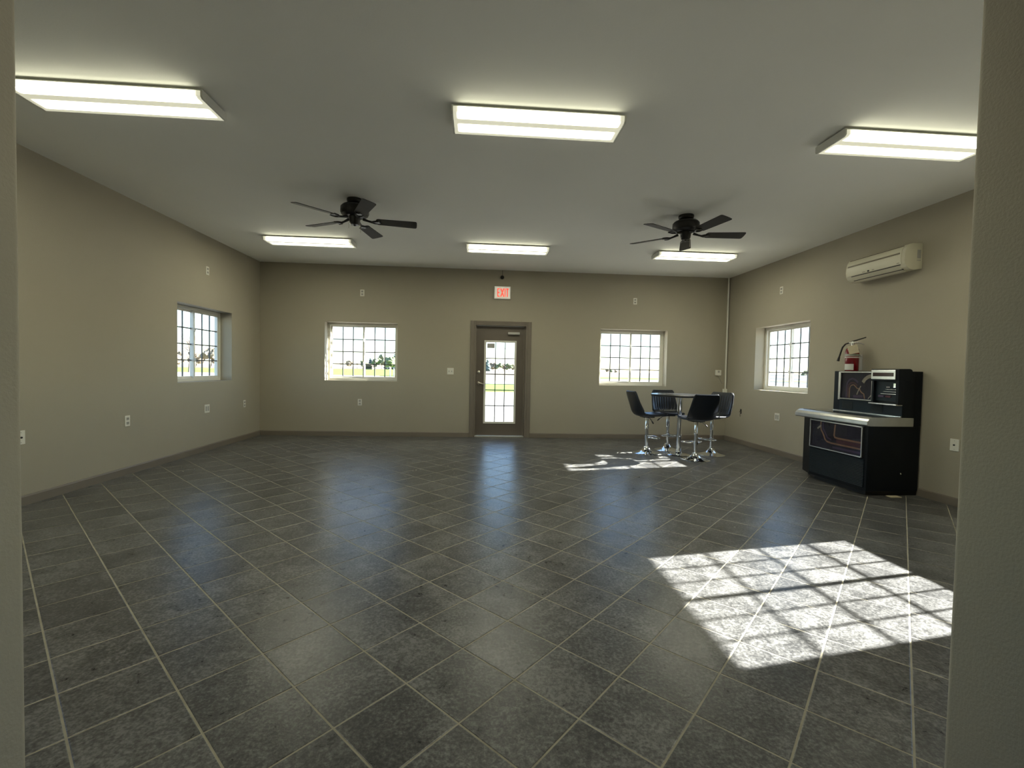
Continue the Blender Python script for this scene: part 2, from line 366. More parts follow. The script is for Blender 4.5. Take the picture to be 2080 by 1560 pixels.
# ------------------------------------------------------------------ windows
WH = WZ1-WZ0
def bars(w, h, t, y0, y1, bev=0.004):
    """rectangular ring, lower-left at origin centre x"""
    return merge(box(-w/2, w/2, y0, y1, 0, t, bev), box(-w/2, w/2, y0, y1, h-t, h, bev), box(-w/2, -w/2+t, y0, y1, t-0.002, h-t+0.002, 0), box(w/2-t, w/2, y0, y1, t-0.002, h-t+0.002, 0))
def make_window(nm, loc, rz, label):
    root = empty(nm, loc, rz, label=label, cat='window', kind='structure')
    Y0 = 0.168
    mk('frame', bars(WW-0.002, WH-0.002, 0.042, Y0, TH-0.004), M_vinyl, root, loc=(0, 0, 0.001))
    sw, sh = (WW-0.084)/2+0.018, WH-0.084
    for s in (-1, 1):
        y0 = Y0+0.006 if s > 0 else Y0+0.034
        sash = mk('sash', bars(sw-0.001, sh-0.001, 0.030, y0, y0+0.026, 0.003), M_vinyl, root, loc=(s*((WW-0.084)/2-sw/2), 0, 0.0425))
        iw, ih = sw-0.062, sh-0.062; gy = y0+0.013
        for k in (1, 2): mk('muntin', box(-0.0085, 0.0085, gy-0.006, gy+0.006, 0, ih), M_grid, sash, loc=(-iw/2+iw*k/3, 0, 0.031))
        for k in (1, 2, 3): mk('muntin', box(-iw/2, iw/2, gy-0.0055, gy+0.0055, -0.0085, 0.0085), M_grid, sash, loc=(0, 0, 0.031+ih*k/4))
        pw, ph = iw/3, ih/4
        bmp = box(-pw/2+0.0005, pw/2-0.0005, gy-0.002, gy+0.002, 0.0005, ph-0.0005)
        first = mk('pane', bmp, M_glass, sash, loc=(-iw/2+pw/2, 0, 0.031))
        for i in range(3):
            for j in range(4):
                if i or j: link_mesh('pane', first.data, sash, (-iw/2+pw*(i+0.5), 0, 0.031+ph*j))
        if s > 0:
            for zz in (0.27, 0.72):
                mk('latch', merge(box(-sw/2+0.004, -sw/2+0.026, y0-0.012, y0+0.001, zz*sh-0.03, zz*sh+0.03, 0.004), box(-sw/2+0.009, -sw/2+0.019, y0-0.024, y0-0.010, zz*sh-0.012, zz*sh+0.02, 0.003)), M_vinyl, sash)
    return root
make_window('window_1', (BW[0], D, WZ0), 0, 'white sliding window with thin grey grids, left of the glazed door')
make_window('window_2', (BW[1], D, WZ0), 0, 'white sliding window on back wall above the bar stools')
make_window('window_3', (XL, LW[2], WZ0), PI/2, 'white sliding window recessed in the left wall')
make_window('window_4', (XR, RW[2], WZ0), -PI/2, 'white sliding window on the right wall beside the jukebox')
make_window('window_5', (XR, RW[1], WZ0), -PI/2, 'white sliding window nearest the viewer on right wall, hidden by partition')
make_window('window_6', (XL, LW[1], WZ0), PI/2, 'white sliding window nearest the viewer on left wall, hidden by partition')

make_window('added_window_7', (XR, RW[0], WZ0), -PI/2, 'white sliding window added unseen behind the viewer for light, right wall')  # unseen window added to brighten the partition and foreground
make_window('added_window_8', (XL, LW[0], WZ0), PI/2, 'white sliding window added unseen behind the viewer for light, left wall')  # its counterpart, likewise unseen and added for daylight

# ------------------------------------------------------------------ door
trim = empty('trim_1', ((CX0+CX1)/2, D, 0), 0, label='taupe stepped casing and jamb around the glazed door', cat='door casing', kind='structure')
o3 = ((CX0+CX1)/2, D, 0)
CZ = 2.112
def casing_side(x0, x1, sgn):
    # stepped moulding profile in (x,y), extruded up
    inner, outer = (x1, x0) if sgn > 0 else (x0, x1)
    d = outer-inner
    pts = [(inner, D), (inner, D-0.010), (inner+d*0.18, D-0.014), (inner+d*0.30, D-0.012), (inner+d*0.36, D-0.020), (inner+d*0.86, D-0.024), (outer, D-0.018), (outer, D)]
    return poly_prism(pts, 0.0004, CZ, 'z')
mk('casing', casing_side(CX0, -0.100, 1), M_trim, trim, off=o3)
mk('casing', casing_side(0.811, CX1, -1), M_trim, trim, off=o3)
mk('casing', poly_prism([(D, 2.036), (D-0.010, 2.036), (D-0.014, 2.05), (D-0.012, 2.06), (D-0.020, 2.064), (D-0.024, 2.10), (D-0.018, CZ), (D, CZ)], -0.100, 0.811, 'x'), M_trim, trim, off=o3)
mk('jamb', box(DX0+0.001, -0.098, D, D+TH, 0.0004, 2.043), M_trim, trim, off=o3)
mk('jamb', box(0.809, DX1-0.001, D, D+TH, 0.0004, 2.043), M_trim, trim, off=o3)
mk('jamb', box(-0.098, 0.809, D, D+TH, 2.034, 2.043), M_trim, trim, off=o3)
DY0, DY1 = D+0.085, D+0.130
mk('stop', box(-0.098, -0.082, DY0-0.02, DY0-0.002, 0.02, 2.034, 0.002), M_trim, trim, off=o3)
mk('stop', box(0.779, 0.809, DY0-0.02, DY0-0.002, 0.02, 2.034, 0.002), M_trim, trim, off=o3)
mk('threshold', box(-0.097, 0.808, D+0.01, D+TH, 0.0004, 0.018, 0.005), M_alu, trim, off=o3)
door = empty('door_1', (0.355, DY0, 0.02), 0, label='taupe exit door with fifteen-pane glass under the red exit sign', cat='door', kind='structure')
od = (0.355, DY0, 0.02)
GX0, GX1, GZ0, GZ1 = 0.057, 0.650, 0.243, 1.770
mk('leaf', wall_cells([-0.094, GX0+0.02, GX1-0.02, 0.805], [0.022, GZ0+0.02, GZ1-0.02, 2.030], lambda u, z: not (GX0+0.02 < u < GX1-0.02 and GZ0+0.02 < z < GZ1-0.02),
    lambda u, t, z: (u, t, z), DY0, DY1), M_door, door, off=od)
gw, gh = GX1-GX0, GZ1-GZ0
ring = bars(gw, gh, 0.036, 0, 0.014, 0.004); xf(ring, Matrix.Translation(((GX0+GX1)/2, DY0-0.014, GZ0)))
gt = mk('glazing_bead', ring, M_vinyl, door, off=od)
ix0, ix1, iz0, iz1 = GX0+0.036, GX1-0.036, GZ0+0.036, GZ1-0.036
gy = DY0+0.02
for k in (1, 2):
    x = ix0+(ix1-ix0)*k/3; mk('muntin', box(x-0.008, x+0.008, gy-0.006, gy+0.006, iz0-0.01, iz1+0.01), M_grid, door, off=od)
for k in (1, 2, 3, 4):
    z = iz0+(iz1-iz0)*k/5; mk('muntin', box(ix0-0.01, ix1+0.01, gy-0.0055, gy+0.0055, z-0.008, z+0.008), M_grid, door, off=od)
for i in range(3):
    for j in range(5):
        a, b = ix0-0.014+(ix1-ix0+0.028)*i/3, ix0-0.014+(ix1-ix0+0.028)*(i+1)/3; c, d = iz0-0.014+(iz1-iz0+0.028)*j/5, iz0-0.014+(iz1-iz0+0.028)*(j+1)/5
        mk('pane', box(a+0.0005, b-0.0005, gy-0.002, gy+0.002, c+0.0005, d-0.0005), M_glass, door, off=od)
st = mk('sticker', box(0.112, 0.248, gy-0.0095, gy-0.0075, 1.630, 1.715, 0.0006, 1), M_slot, door, off=od); st['label'] = 'small grey notice stuck to the top left pane'
# lever handle, deadbolt, closer
hx, hz = -0.040, 0.985
hd = mk('lever_handle', merge(xf(lathe([(0, 0), (0.028, 0), (0.028, 0.006), (0.022, 0.012), (0.012, 0.014), (0.012, 0.045), (0, 0.045)], 24), Matrix.Translation((hx, DY0, hz)) @ Matrix.Rotation(PI/2, 4, 'X')),
    tube([(hx, DY0-0.045, hz+0.002), (hx+0.03, DY0-0.05, hz), (hx+0.07, DY0-0.05, hz-0.012), (hx+0.105, DY0-0.044, hz-0.022)], [0.011, 0.010, 0.009, 0.008], 12)), M_brass, door, off=od, smooth=40)
mk('deadbolt', merge(xf(lathe([(0, 0), (0.028, 0), (0.028, 0.008), (0.018, 0.016), (0, 0.016)], 24), Matrix.Translation((hx+0.002, DY0, 1.185)) @ Matrix.Rotation(PI/2, 4, 'X')),
    box(hx-0.003, hx+0.007, DY0-0.034, DY0-0.015, 1.170, 1.200, 0.003)), M_brass, door, off=od, smooth=40)
cl = mk('closer', box(0.485, 0.700, DY0-0.056, DY0, 1.880, 1.925, 0.008), M_alu, door, off=od)
mk('closer_arm', merge(tube([(0.60, DY0-0.035, 1.925), (0.60, DY0-0.035, 1.985)], 0.012, 12), tube([(0.60, DY0-0.035, 1.985), (0.34, DY0-0.075, 1.972)], 0.009, 8), tube([(0.34, DY0-0.075, 1.972), (0.62, DY0-0.072, 1.996), (0.64, DY0-0.066, 1.998)], 0.008, 8)), M_chrome_soft, cl)

# ------------------------------------------------------------------ exit sign, sensor
ex = empty('exit_sign', (0.366, D, 2.509), 0, label='white exit sign with red letters mounted above the door', cat='exit sign')
mk('housing', box(-0.150, 0.150, -0.040, 0, 0, 0.232, 0.008, 3), M_plate, ex)
mk('face_panel', box(-0.136, 0.136, -0.044, -0.0395, 0.014, 0.218, 0.003), mat('backlit_white_face', (0.8, 0.78, 0.7), 0.4, noise=(20, 0.02), emit=((1, 0.95, 0.8), 0.06)), ex)
def bar2(p, q, wd, y=-0.0455):
    (x0, z0), (x1, z1) = p, q; L = math.hypot(x1-x0, z1-z0); nx, nz = -(z1-z0)/L*wd/2, (x1-x0)/L*wd/2
    return poly_prism([(x0+nx, z0+nz), (x1+nx, z1+nz), (x1-nx, z1-nz), (x0-nx, z0-nz)], y-0.0015, y+0.002, 'y')
zb, zt, sw_ = 0.042, 0.190, 0.017
def letter(bms): mk('letter', merge(*bms), M_exit_red, ex)
x = -0.086; letter([bar2((x, zb), (x, zt), sw_), bar2((x, zb+0.008), (x+0.036, zb+0.008), sw_), bar2((x, (zb+zt)/2), (x+0.032, (zb+zt)/2), sw_), bar2((x, zt-0.008), (x+0.036, zt-0.008), sw_)])
x = -0.031; letter([bar2((x, zb), (x+0.054, zt), sw_+0.003), bar2((x, zt), (x+0.054, zb), sw_+0.003, -0.0452)])
letter([bar2((0.045, zb), (0.045, zt), sw_)])
letter([bar2((0.088, zb), (0.088, zt), sw_), bar2((0.064, zt-0.008), (0.112, zt-0.008), sw_)])
sn = empty('ceiling_sensor', (0.358, D, 2.905), 0, label='small black dome sensor on a thin cord above exit sign', cat='sensor')
mk('dome', xf(lathe([(0, 0), (0.034, 0), (0.034, 0.012), (0.031, 0.03), (0.02, 0.046), (0, 0.052)], 24), Matrix.Translation((0, 0, 0)) @ Matrix.Rotation(PI/2, 4, 'X')), M_rubber, sn, smooth=40)
mk('cord', tube([(0.002, -0.006, 0.03), (0.002, -0.004, 0.08), (0.002, -0.004, H-2.906)], 0.003, 6), M_rubber, sn)

# ------------------------------------------------------------------ outlets, switches and wall plates
def plate(name, wall, a, z, kind, label, cat, wide=0.072):
    if wall == 'back': loc, rz = (a, D, z), 0
    elif wall == 'left': loc, rz = (XL, a, z), PI/2
    else: loc, rz = (XR, a, z), -PI/2
    root = empty(name, loc, rz, label=label, cat=cat)
    mk('cover_plate', box(-wide/2, wide/2, -0.007, 0, -0.059, 0.059, 0.003), M_plate, root)
    if kind == 'duplex':
        for zz in (-0.024, 0.024):
            r = mk('receptacle', box(-0.017, 0.017, -0.010, -0.006, zz-0.015, zz+0.015, 0.004), M_slot, root)
            for xx in (-0.006, 0.006): mk('slot', box(xx-0.0014, xx+0.0014, -0.0106, -0.0098, zz-0.003, zz+0.008), M_dark, r)
    elif kind == 'switch2':
        for xx in (-0.024, 0.024): mk('toggle', box(xx-0.008, xx+0.008, -0.016, -0.006, -0.014, 0.012, 0.003), M_slot, root)
    elif kind == 'double':
        for xx in (-0.024, 0.024):
            mk('receptacle', box(xx-0.017, xx+0.017, -0.010, -0.006, -0.034, 0.034, 0.003), M_slot, root)
    elif kind == 'coax':
        mk('socket', xf(lathe([(0, 0), (0.008, 0), (0.008, 0.008), (0.004, 0.010), (0, 0.010)], 16), Matrix.Translation((0, -0.006, 0)) @ Matrix.Rotation(PI/2, 4, 'X')), M_dark, root, smooth=40)
        for zz in (-0.042, 0.042): mk('screw', box(-0.003, 0.003, -0.0085, -0.006, zz-0.003, zz+0.003, 0.001), M_slot, root)
    return root
plate('wall_outlet', 'back', -2.119, 2.548, 'duplex', 'ivory duplex outlet high above the back window left of the door', 'outlet')
plate('wall_outlet', 'back', -2.144, 0.606, 'duplex', 'ivory duplex outlet below the back window left of the door', 'outlet')
plate('light_switch', 'back', -0.546, 1.192, 'switch2', 'ivory double toggle switch plate beside the door handle', 'switch', 0.116)
plate('wall_outlet', 'back', 2.823, 2.55, 'duplex', 'ivory duplex outlet high above the back window by the bar stools', 'outlet')
plate('wall_outlet', 'left', 6.731, 2.55, 'duplex', 'ivory outlet high above the left wall window', 'outlet')
plate('wall_outlet', 'left', 6.716, 0.602, 'double', 'wide ivory double outlet below the left wall window', 'outlet', 0.116)
plate('wall_outlet', 'left', 7.739, 0.594, 'duplex', 'ivory outlet low on left wall nearest the back corner', 'outlet')
plate('wall_outlet', 'left', 5.258, 0.593, 'duplex', 'ivory outlet on bare left wall between the window and viewer', 'outlet')
plate('cable_plate', 'left', 4.096, 0.584, 'coax', 'ivory cable plate at the left edge of the view', 'wall plate')
plate('wall_outlet', 'right', 6.768, 2.551, 'duplex', 'ivory outlet high above the right wall window', 'outlet')
plate('wall_outlet', 'right', 6.758, 0.587, 'double', 'wide ivory double outlet below the right wall window', 'outlet', 0.116)
plate('cable_plate', 'right', 4.098, 0.594, 'coax', 'ivory cable plate right of the jukebox', 'wall plate', 0.085)
jb = empty('junction_box', (XR, 7.75, 0.561), -PI/2, label='open dark junction box with loose wires low by the corner', cat='junction box')
mk('recess', box(-0.022, 0.022, -0.004, 0, -0.02, 0.062, 0.001), M_dark, jb)
mk('wire', tube([(0.0, -0.004, 0.02), (0.004, -0.02, 0.0), (0.0, -0.018, -0.04), (-0.006, -0.008, -0.07)], 0.006, 8), M_brass, jb, smooth=True)
mk('wire', tube([(0.008, -0.004, 0.03), (-0.006, -0.022, 0.012), (0.006, -0.02, -0.03)], 0.004, 8), M_rubber, jb, smooth=True)
th = empty('thermostat', (4.451, D, 1.215), 0, label='beige square thermostat with small dark screen by the corner conduit', cat='thermostat')
mk('case', box(-0.056, 0.056, -0.028, 0, -0.005, 0.098, 0.006, 3), M_plate, th)
mk('screen', box(-0.016, 0.022, -0.031, -0.027, 0.048, 0.084, 0.002), M_slot, th)
mk('cable', tube([(0.0, -0.008, -0.004), (0.05, -0.008, -0.09), (0.085, -0.008, -0.150), (0.110, -0.008, -0.130), (0.130, -0.008, -0.115)], 0.004, 8), M_slot, th)
cd = empty('conduit', (4.598, D, 0.9), 0, label='cream vertical conduit in the back right corner with junction box', cat='conduit')
mk('pipe', tube([(0, -0.017, 0.05), (0, -0.017, H-0.902)], 0.016, 12), M_plate, cd, smooth=40)
mk('box', box(-0.045, 0.026, -0.042, 0, -0.02, 0.06, 0.004), M_plate, cd)

# ------------------------------------------------------------------ ceiling lights
def make_light():
    root = empty('ceiling_light', (0, 0, H))
    L, W2 = 0.600, 0.145
    mk('base', merge(box(-L+0.04, L-0.04, -0.10, 0.10, -0.016, -0.0003, 0.002), box(-L+0.006, L-0.006, -0.144, 0.144, -0.022, -0.015, 0.002)), M_whitemetal, root)
    prof = [(-W2+0.004, -0.0222), (-W2, -0.026), (-W2, -0.056), (-W2+0.012, -0.068), (W2-0.012, -0.068), (W2, -0.056), (W2, -0.026), (W2-0.004, -0.0222)]
    mk('diffuser', poly_prism([(p[0], p[1]) for p in prof], -L+0.008, L-0.008, 'x'), M_lamp, root)
    for s in (-1, 1):
        a, b = sorted((s*(L-0.010), s*(L+0.004)))
        mk('end_cap', poly_prism([(-W2-0.002, -0.014), (-W2-0.002, -0.058), (-W2+0.011, -0.071), (W2-0.011, -0.071), (W2+0.002, -0.058), (W2+0.002, -0.014)], a, b, 'x', 0.002, 1), M_whitemetal, root)
    return root
proto = make_light()
spots = [(-2.44, 3.285, 'near left corner of the room, partly hidden by the partition'), (0.372, 3.285, 'largest in view, at top centre'), (3.178, 3.285, 'near right, partly hidden by the partition'),
         (-2.436, 6.69, 'far row, behind the left fan'), (0.360, 6.69, 'far row, in front of the exit door'), (3.172, 6.69, 'far row, behind the right fan')]
for i, (x, y, d) in enumerate(spots):
    o = proto if i == 0 else copy_tree(proto)
    o.location = (x, y, H)
    tag(o, label='lit fluorescent wraparound ceiling light, '+d, cat='ceiling light', group='fluorescent ceiling lights')

# ------------------------------------------------------------------ ceiling fans
def make_fan():
    root = empty('ceiling_fan', (0, 0, H))
    mk('canopy', lathe([(0, -0.0003), (0.082, -0.0003), (0.085, -0.012), (0.080, -0.036), (0.066, -0.050), (0.045, -0.056), (0.045, -0.066), (0, -0.066)], 36), M_fan, root, smooth=35)
    mk('motor_housing', lathe([(0, -0.060), (0.09, -0.060), (0.128, -0.072), (0.146, -0.092), (0.148, -0.145), (0.138, -0.168), (0.112, -0.182), (0.08, -0.188), (0, -0.188)], 40), M_fan, root, smooth=35)
    mk('switch_housing', lathe([(0, -0.185), (0.060, -0.185), (0.058, -0.215), (0.052, -0.255), (0.040, -0.272), (0.012, -0.276), (0.010, -0.284), (0, -0.286)], 28), M_fan, root, smooth=35)
    mk('pull_chain', tube([(0.050, 0.02, -0.245), (0.058, 0.024, -0.262), (0.058, 0.024, -0.345)], 0.0022, 6), M_brass, root)
    mk('pull_chain', tube([(-0.050, -0.02, -0.245), (-0.056, -0.022, -0.262), (-0.056, -0.022, -0.318)], 0.0022, 6), M_brass, root)
    first = None
    for k in range(5):
        ang = k*2*PI/5
        if first is None:
            # blade iron: forked bracket
            iron = merge(tube([(0.085, 0, 0.012), (0.14, 0, -0.004), (0.185, 0, -0.014)], [0.016, 0.011, 0.011], 8),
                         tube([(0.175, 0, -0.013), (0.205, 0.030, -0.012), (0.250, 0.040, -0.010)], [0.011, 0.010, 0.008], 8), tube([(0.175, 0, -0.013), (0.205, -0.030, -0.012), (0.250, -0.040, -0.010)], [0.011, 0.010, 0.008], 8),
                         poly_prism([(0.178, -0.012), (0.235, -0.052), (0.262, -0.046), (0.246, -0.018), (0.275, 0), (0.246, 0.018), (0.262, 0.046), (0.235, 0.052), (0.178, 0.012)], -0.014, -0.008, 'z', 0.0015, 1))
            out = []
            n = 8; r0, r1, w0, w1 = 0.215, 0.655, 0.058, 0.070
            for i in range(n+1):
                t = PI/2+PI*i/n; out.append((r0+0.022*(1+math.cos(t)) if False else r0+0.030+0.030*math.cos(t), w0*math.sin(t)))
            for i in range(n+1):
                t = -PI/2+PI*i/n; c, s_ = math.cos(t), math.sin(t)
                out.append((r1-0.028+0.028*(abs(c)**0.6), w1*(1 if s_ > 0 else -1)*abs(s_)**0.45))
            blade = poly_prism(out, -0.007, -0.001, 'z', 0.001, 1)
            tilt = Matrix.Rotation(math.radians(-12), 4, 'X')
            xf(blade, tilt); 
            a = mk('blade_iron', iron, M_fan, root, loc=(0, 0, -0.215), smooth=35); b = mk('blade', blade, M_blade, root, loc=(0, 0, -0.215))
            first = (a, b)
        else:
            a = link_mesh('blade_iron', first[0].data, root); b = link_mesh('blade', first[1].data, root); a.location = b.location = (0, 0, -0.215)
        a.rotation_euler = (0, 0, ang); b.rotation_euler = (0, 0, ang)
    return root
fan1 = make_fan(); fan1.location = (-1.381, 5.043, H); fan1.rotation_euler = (0, 0, math.radians(9))
tag(fan1, label='black five-blade ceiling fan on the left side of the room', cat='ceiling fan', group='black ceiling fans')
fan2 = copy_tree(fan1); fan2.location = (2.305, 5.085, H); fan2.rotation_euler = (0, 0, math.radians(-6))
tag(fan2, label='black five-blade ceiling fan over the right side near the stools')

# ------------------------------------------------------------------ bar stools and pub table
def make_stool():
    root = empty('bar_stool', (0, 0, 0))
    mk('base', lathe([(0, 0.0004), (0.200, 0.0004), (0.200, 0.006), (0.188, 0.012), (0.130, 0.024), (0.085, 0.042), (0.058, 0.068), (0.045, 0.092), (0.040, 0.104), (0, 0.104)], 48), M_chrome, root, smooth=35)
    mk('pole', lathe([(0, 0.10), (0.025, 0.10), (0.025, 0.375), (0.031, 0.378), (0.031, 0.385), (0.029, 0.388), (0.029, 0.556), (0, 0.556)], 28), M_chrome, root, smooth=35)
    # D-shaped footrest on a collar
    fr = mk('footrest', tube([(0.015, 0.028, 0.245), (0.06, 0.10, 0.245), (0.10, 0.140, 0.245), (0.145, 0.140, 0.245), (0.165, 0.10, 0.245), (0.172, 0, 0.245), (0.165, -0.10, 0.245), (0.145, -0.140, 0.245), (0.10, -0.140, 0.245), (0.06, -0.10, 0.245), (0.015, -0.028, 0.245)], 0.010, 10), M_chrome, root, smooth=40)
    mk('collar', lathe([(0.0255, 0.225), (0.034, 0.225), (0.034, 0.265), (0.0255, 0.265)], 24), M_chrome, fr, smooth=35)
    mk('seat_plate', box(-0.085, 0.085, -0.085, 0.085, 0.552, 0.566, 0.003), M_rubber, root)
    lv = mk('lever', tube([(0.0, -0.02, 0.548), (0.01, -0.09, 0.540), (0.015, -0.150, 0.500)], 0.006, 8), M_chrome, root, smooth=40)
    mk('knob', tube([(0.0147, -0.147, 0.503), (0.022, -0.180, 0.476)], 0.010, 8), M_rubber, lv, smooth=40)
    # bucket shell
    prof = [(0.255, 0.598), (0.235, 0.600), (0.15, 0.592), (0.05, 0.584), (-0.06, 0.580), (-0.13, 0.586), (-0.175, 0.606), (-0.205, 0.645), (-0.222, 0.70), (-0.238, 0.77), (-0.255, 0.85), (-0.270, 0.915), (-0.279, 0.948)]
    halfw = [0.140, 0.170, 0.188, 0.198, 0.204, 0.206, 0.206, 0.205, 0.203, 0.198, 0.190, 0.180, 0.158]
    NS = 40
    def smooth_prof(m):
        P = []
        n = len(prof)-1
        for i in range(m+1):
            t = i/m*n; k = min(int(t), n-1); f = t-k
            def g(j): return prof[max(0, min(n, j))], halfw[max(0, min(n, j))]
            (p0, w0), (p1, w1), (p2, w2), (p3, w3) = g(k-1), g(k), g(k+1), g(k+2)
            def cr_(a, b, c, d): return 0.5*((2*b)+(-a+c)*f+(2*a-5*b+4*c-d)*f*f+(-a+3*b-3*c+d)*f**3)
            P.append((cr_(p0[0], p1[0], p2[0], p3[0]), cr_(p0[1], p1[1], p2[1], p3[1]), cr_(w0, w1, w2, w3), t/n))
        return P
    PR = smooth_prof(48)
    def surf(off, groove=False, shrink=0.0):
        G = []
        for i, (x, z, hw, t) in enumerate(PR):
            a = PR[max(i-1, 0)]; b = PR[min(i+1, len(PR)-1)]
            tx, tz = b[0]-a[0], b[1]-a[1]; L = math.hypot(tx, tz); nx, nz = tz/L, -tx/L   # towards the sitter
            if nz < 0 and nx < 0: nx, nz = -nx, -nz
            if t < 0.35: nx, nz = (nx, nz) if nz > 0 else (-nx, -nz)
            else: nx, nz = (nx, nz) if nx > 0 else (-nx, -nz)
            row = []
            for j in range(NS+1):
                s = -1+2*j/NS
                curl = 0.010+0.050*math.exp(-((t-0.58)/0.20)**2)
                c = curl*abs(s)**2.6
                d = off
                if groove and 0.50 < t < 0.93:
                    env = min(1, (t-0.50)/0.06, (0.93-t)/0.05)
                    sp_ = s*(1+0.9*(0.95-t))           # channels fan out upward
                    d += env*(0.013*abs(math.sin(sp_*PI*4.0))-0.007)*max(0, 1-abs(s)**6)
                ww = hw-shrink
                row.append(Vector((x+nx*(d+c), s*ww, z+nz*(d+c))))
            G.append(row)
        return G
    def sheet(A, B):
        bm = bmesh.new()
        va = [[bm.verts.new(p) for p in r] for r in A]; vb = [[bm.verts.new(p) for p in r] for r in B]
        n, m = len(A)-1, len(A[0])-1
        for i in range(n):
            for j in range(m):
                bm.faces.new((va[i][j], va[i+1][j], va[i+1][j+1], va[i][j+1])); bm.faces.new((vb[i][j], vb[i][j+1], vb[i+1][j+1], vb[i+1][j]))
        for i in range(n):
            bm.faces.new((va[i][0], vb[i][0], vb[i+1][0], va[i+1][0])); bm.faces.new((va[i][m], va[i+1][m], vb[i+1][m], vb[i][m]))
        for j in range(m):
            bm.faces.new((va[0][j], va[0][j+1], vb[0][j+1], vb[0][j])); bm.faces.new((va[n][j], vb[n][j], vb[n][j+1], va[n][j+1]))
        return bm
    out_s, mid_s = surf(-0.016), surf(0.0)
    mk('shell', sheet(out_s, mid_s), M_vin_black, root, smooth=50)
    inn = surf(0.016, True, 0.006); m0 = surf(0.0005, False, 0.006)
    ks = 22
    mk('seat_cushion', sheet(m0[:ks+1], inn[:ks+1]), M_vin_black, root, smooth=50)
    mk('back_cushion', sheet(m0[ks:], inn[ks:]), M_vin_black, root, smooth=50)
    edge = [r[0] for r in mid_s]+mid_s[-1][1:-1]+[r[-1] for r in mid_s[::-1]]+mid_s[0][::-1][1:-1]
    mk('piping', tube(edge, 0.0065, 8, closed=True), M_vin_black, root, smooth=True)
    return root
stool = make_stool()
STOOLS = [(2.565, 6.80, math.radians(3), 'black bucket bar stool left of the pub table, seen from its side'),
          (3.020, 7.090, math.radians(-92), 'black bucket bar stool behind the pub table under the window'),
          (3.095, 6.285, math.radians(92), 'black bucket bar stool nearest the viewer, its back turned to us'),
          (3.545, 6.700, math.radians(210), 'black bucket bar stool right of pub table near the corner')]
for i, (x, y, a, lab) in enumerate(STOOLS):
    o = stool if i == 0 else copy_tree(stool)
    o.location = (x, y, 0); o.rotation_euler = (0, 0, a)
    tag(o, label=lab, cat='bar stool', group='bar stools around the pub table')
pt = empty('pub_table', (3.015, 6.668, 0), 0, label='round black-topped pub table on a chrome pedestal amid bar stools', cat='table')
mk('base', lathe([(0, 0.0004), (0.180, 0.0004), (0.182, 0.006), (0.170, 0.014), (0.12, 0.022), (0.06, 0.032), (0.045, 0.05), (0, 0.05)], 48), M_chrome, pt, smooth=35)
mk('pole', lathe([(0, 0.045), (0.038, 0.045), (0.038, 0.30), (0.041, 0.30), (0.041, 0.315), (0.036, 0.315), (0.036, 0.886), (0, 0.886)], 32), M_chrome, pt, smooth=35)
mk('mounting_plate', lathe([(0, 0.880), (0.11, 0.880), (0.11, 0.890), (0, 0.890)], 32), M_rubber, pt, smooth=35)
mk('table_top', lathe([(0, 0.889), (0.413, 0.889), (0.420, 0.892), (0.420, 0.916), (0.415, 0.920), (0, 0.920)], 64), M_tabletop, pt, smooth=35)
mk('edge_band', lathe([(0.4195, 0.894), (0.4245, 0.896), (0.4245, 0.914), (0.4195, 0.917)], 64), M_rubber, pt, smooth=35)

# ------------------------------------------------------------------ jukebox
jo = (4.30, 4.93, 0)
jk = empty('jukebox', jo, 0, label='black jukebox with chrome-framed display glass against the right wall', cat='jukebox')
XB = XR-0.017
def J(name, bm, m, parent=None, **k): return mk(name, bm, m, parent or jk, off=jo, **k)
J('plinth', poly_prism([(4.06, 4.47), (4.06, 5.20), (4.16, 5.44), (XB, 5.44), (XB, 4.45)], 0.0004, 0.055, 'z'), M_rubber)
FX = 4.005
J('cabinet', poly_prism([(FX, 4.405), (FX, 5.225), (4.095, 5.46), (XB, 5.46), (XB, 4.436), (4.5, 4.430)], 0.050, 0.735, 'z', 0.006), M_juke)
J('back_panel', box(4.490, XB, 4.434, 5.30, 0.735, 1.307, 0.005), M_juke)
J('upper_cabinet', box(4.372, 4.495, 4.412, 5.335, 0.800, 1.305, 0.004), M_juke)
# ledge
lg = J('ledge', poly_prism([(3.985, 0.742), (4.000, 0.732), (4.03, 0.730), (4.500, 0.730), (4.500, 0.822), (4.045, 0.822), (4.010, 0.806), (3.988, 0.780)], 4.405, 5.485, 'y', 0.003, 1), M_alu)
J('ledge_glass', box(4.060, 4.360, 4.435, 5.440, 0.8225, 0.828, 0.002), mat('smoked_top_glass', (0.035, 0.035, 0.033), 0.12, noise=(9, 0.1), coat=0.5))
J('ledge_trim', box(4.360, 4.3735, 4.415, 5.33, 0.8225, 0.836, 0.002), M_chrome_soft)
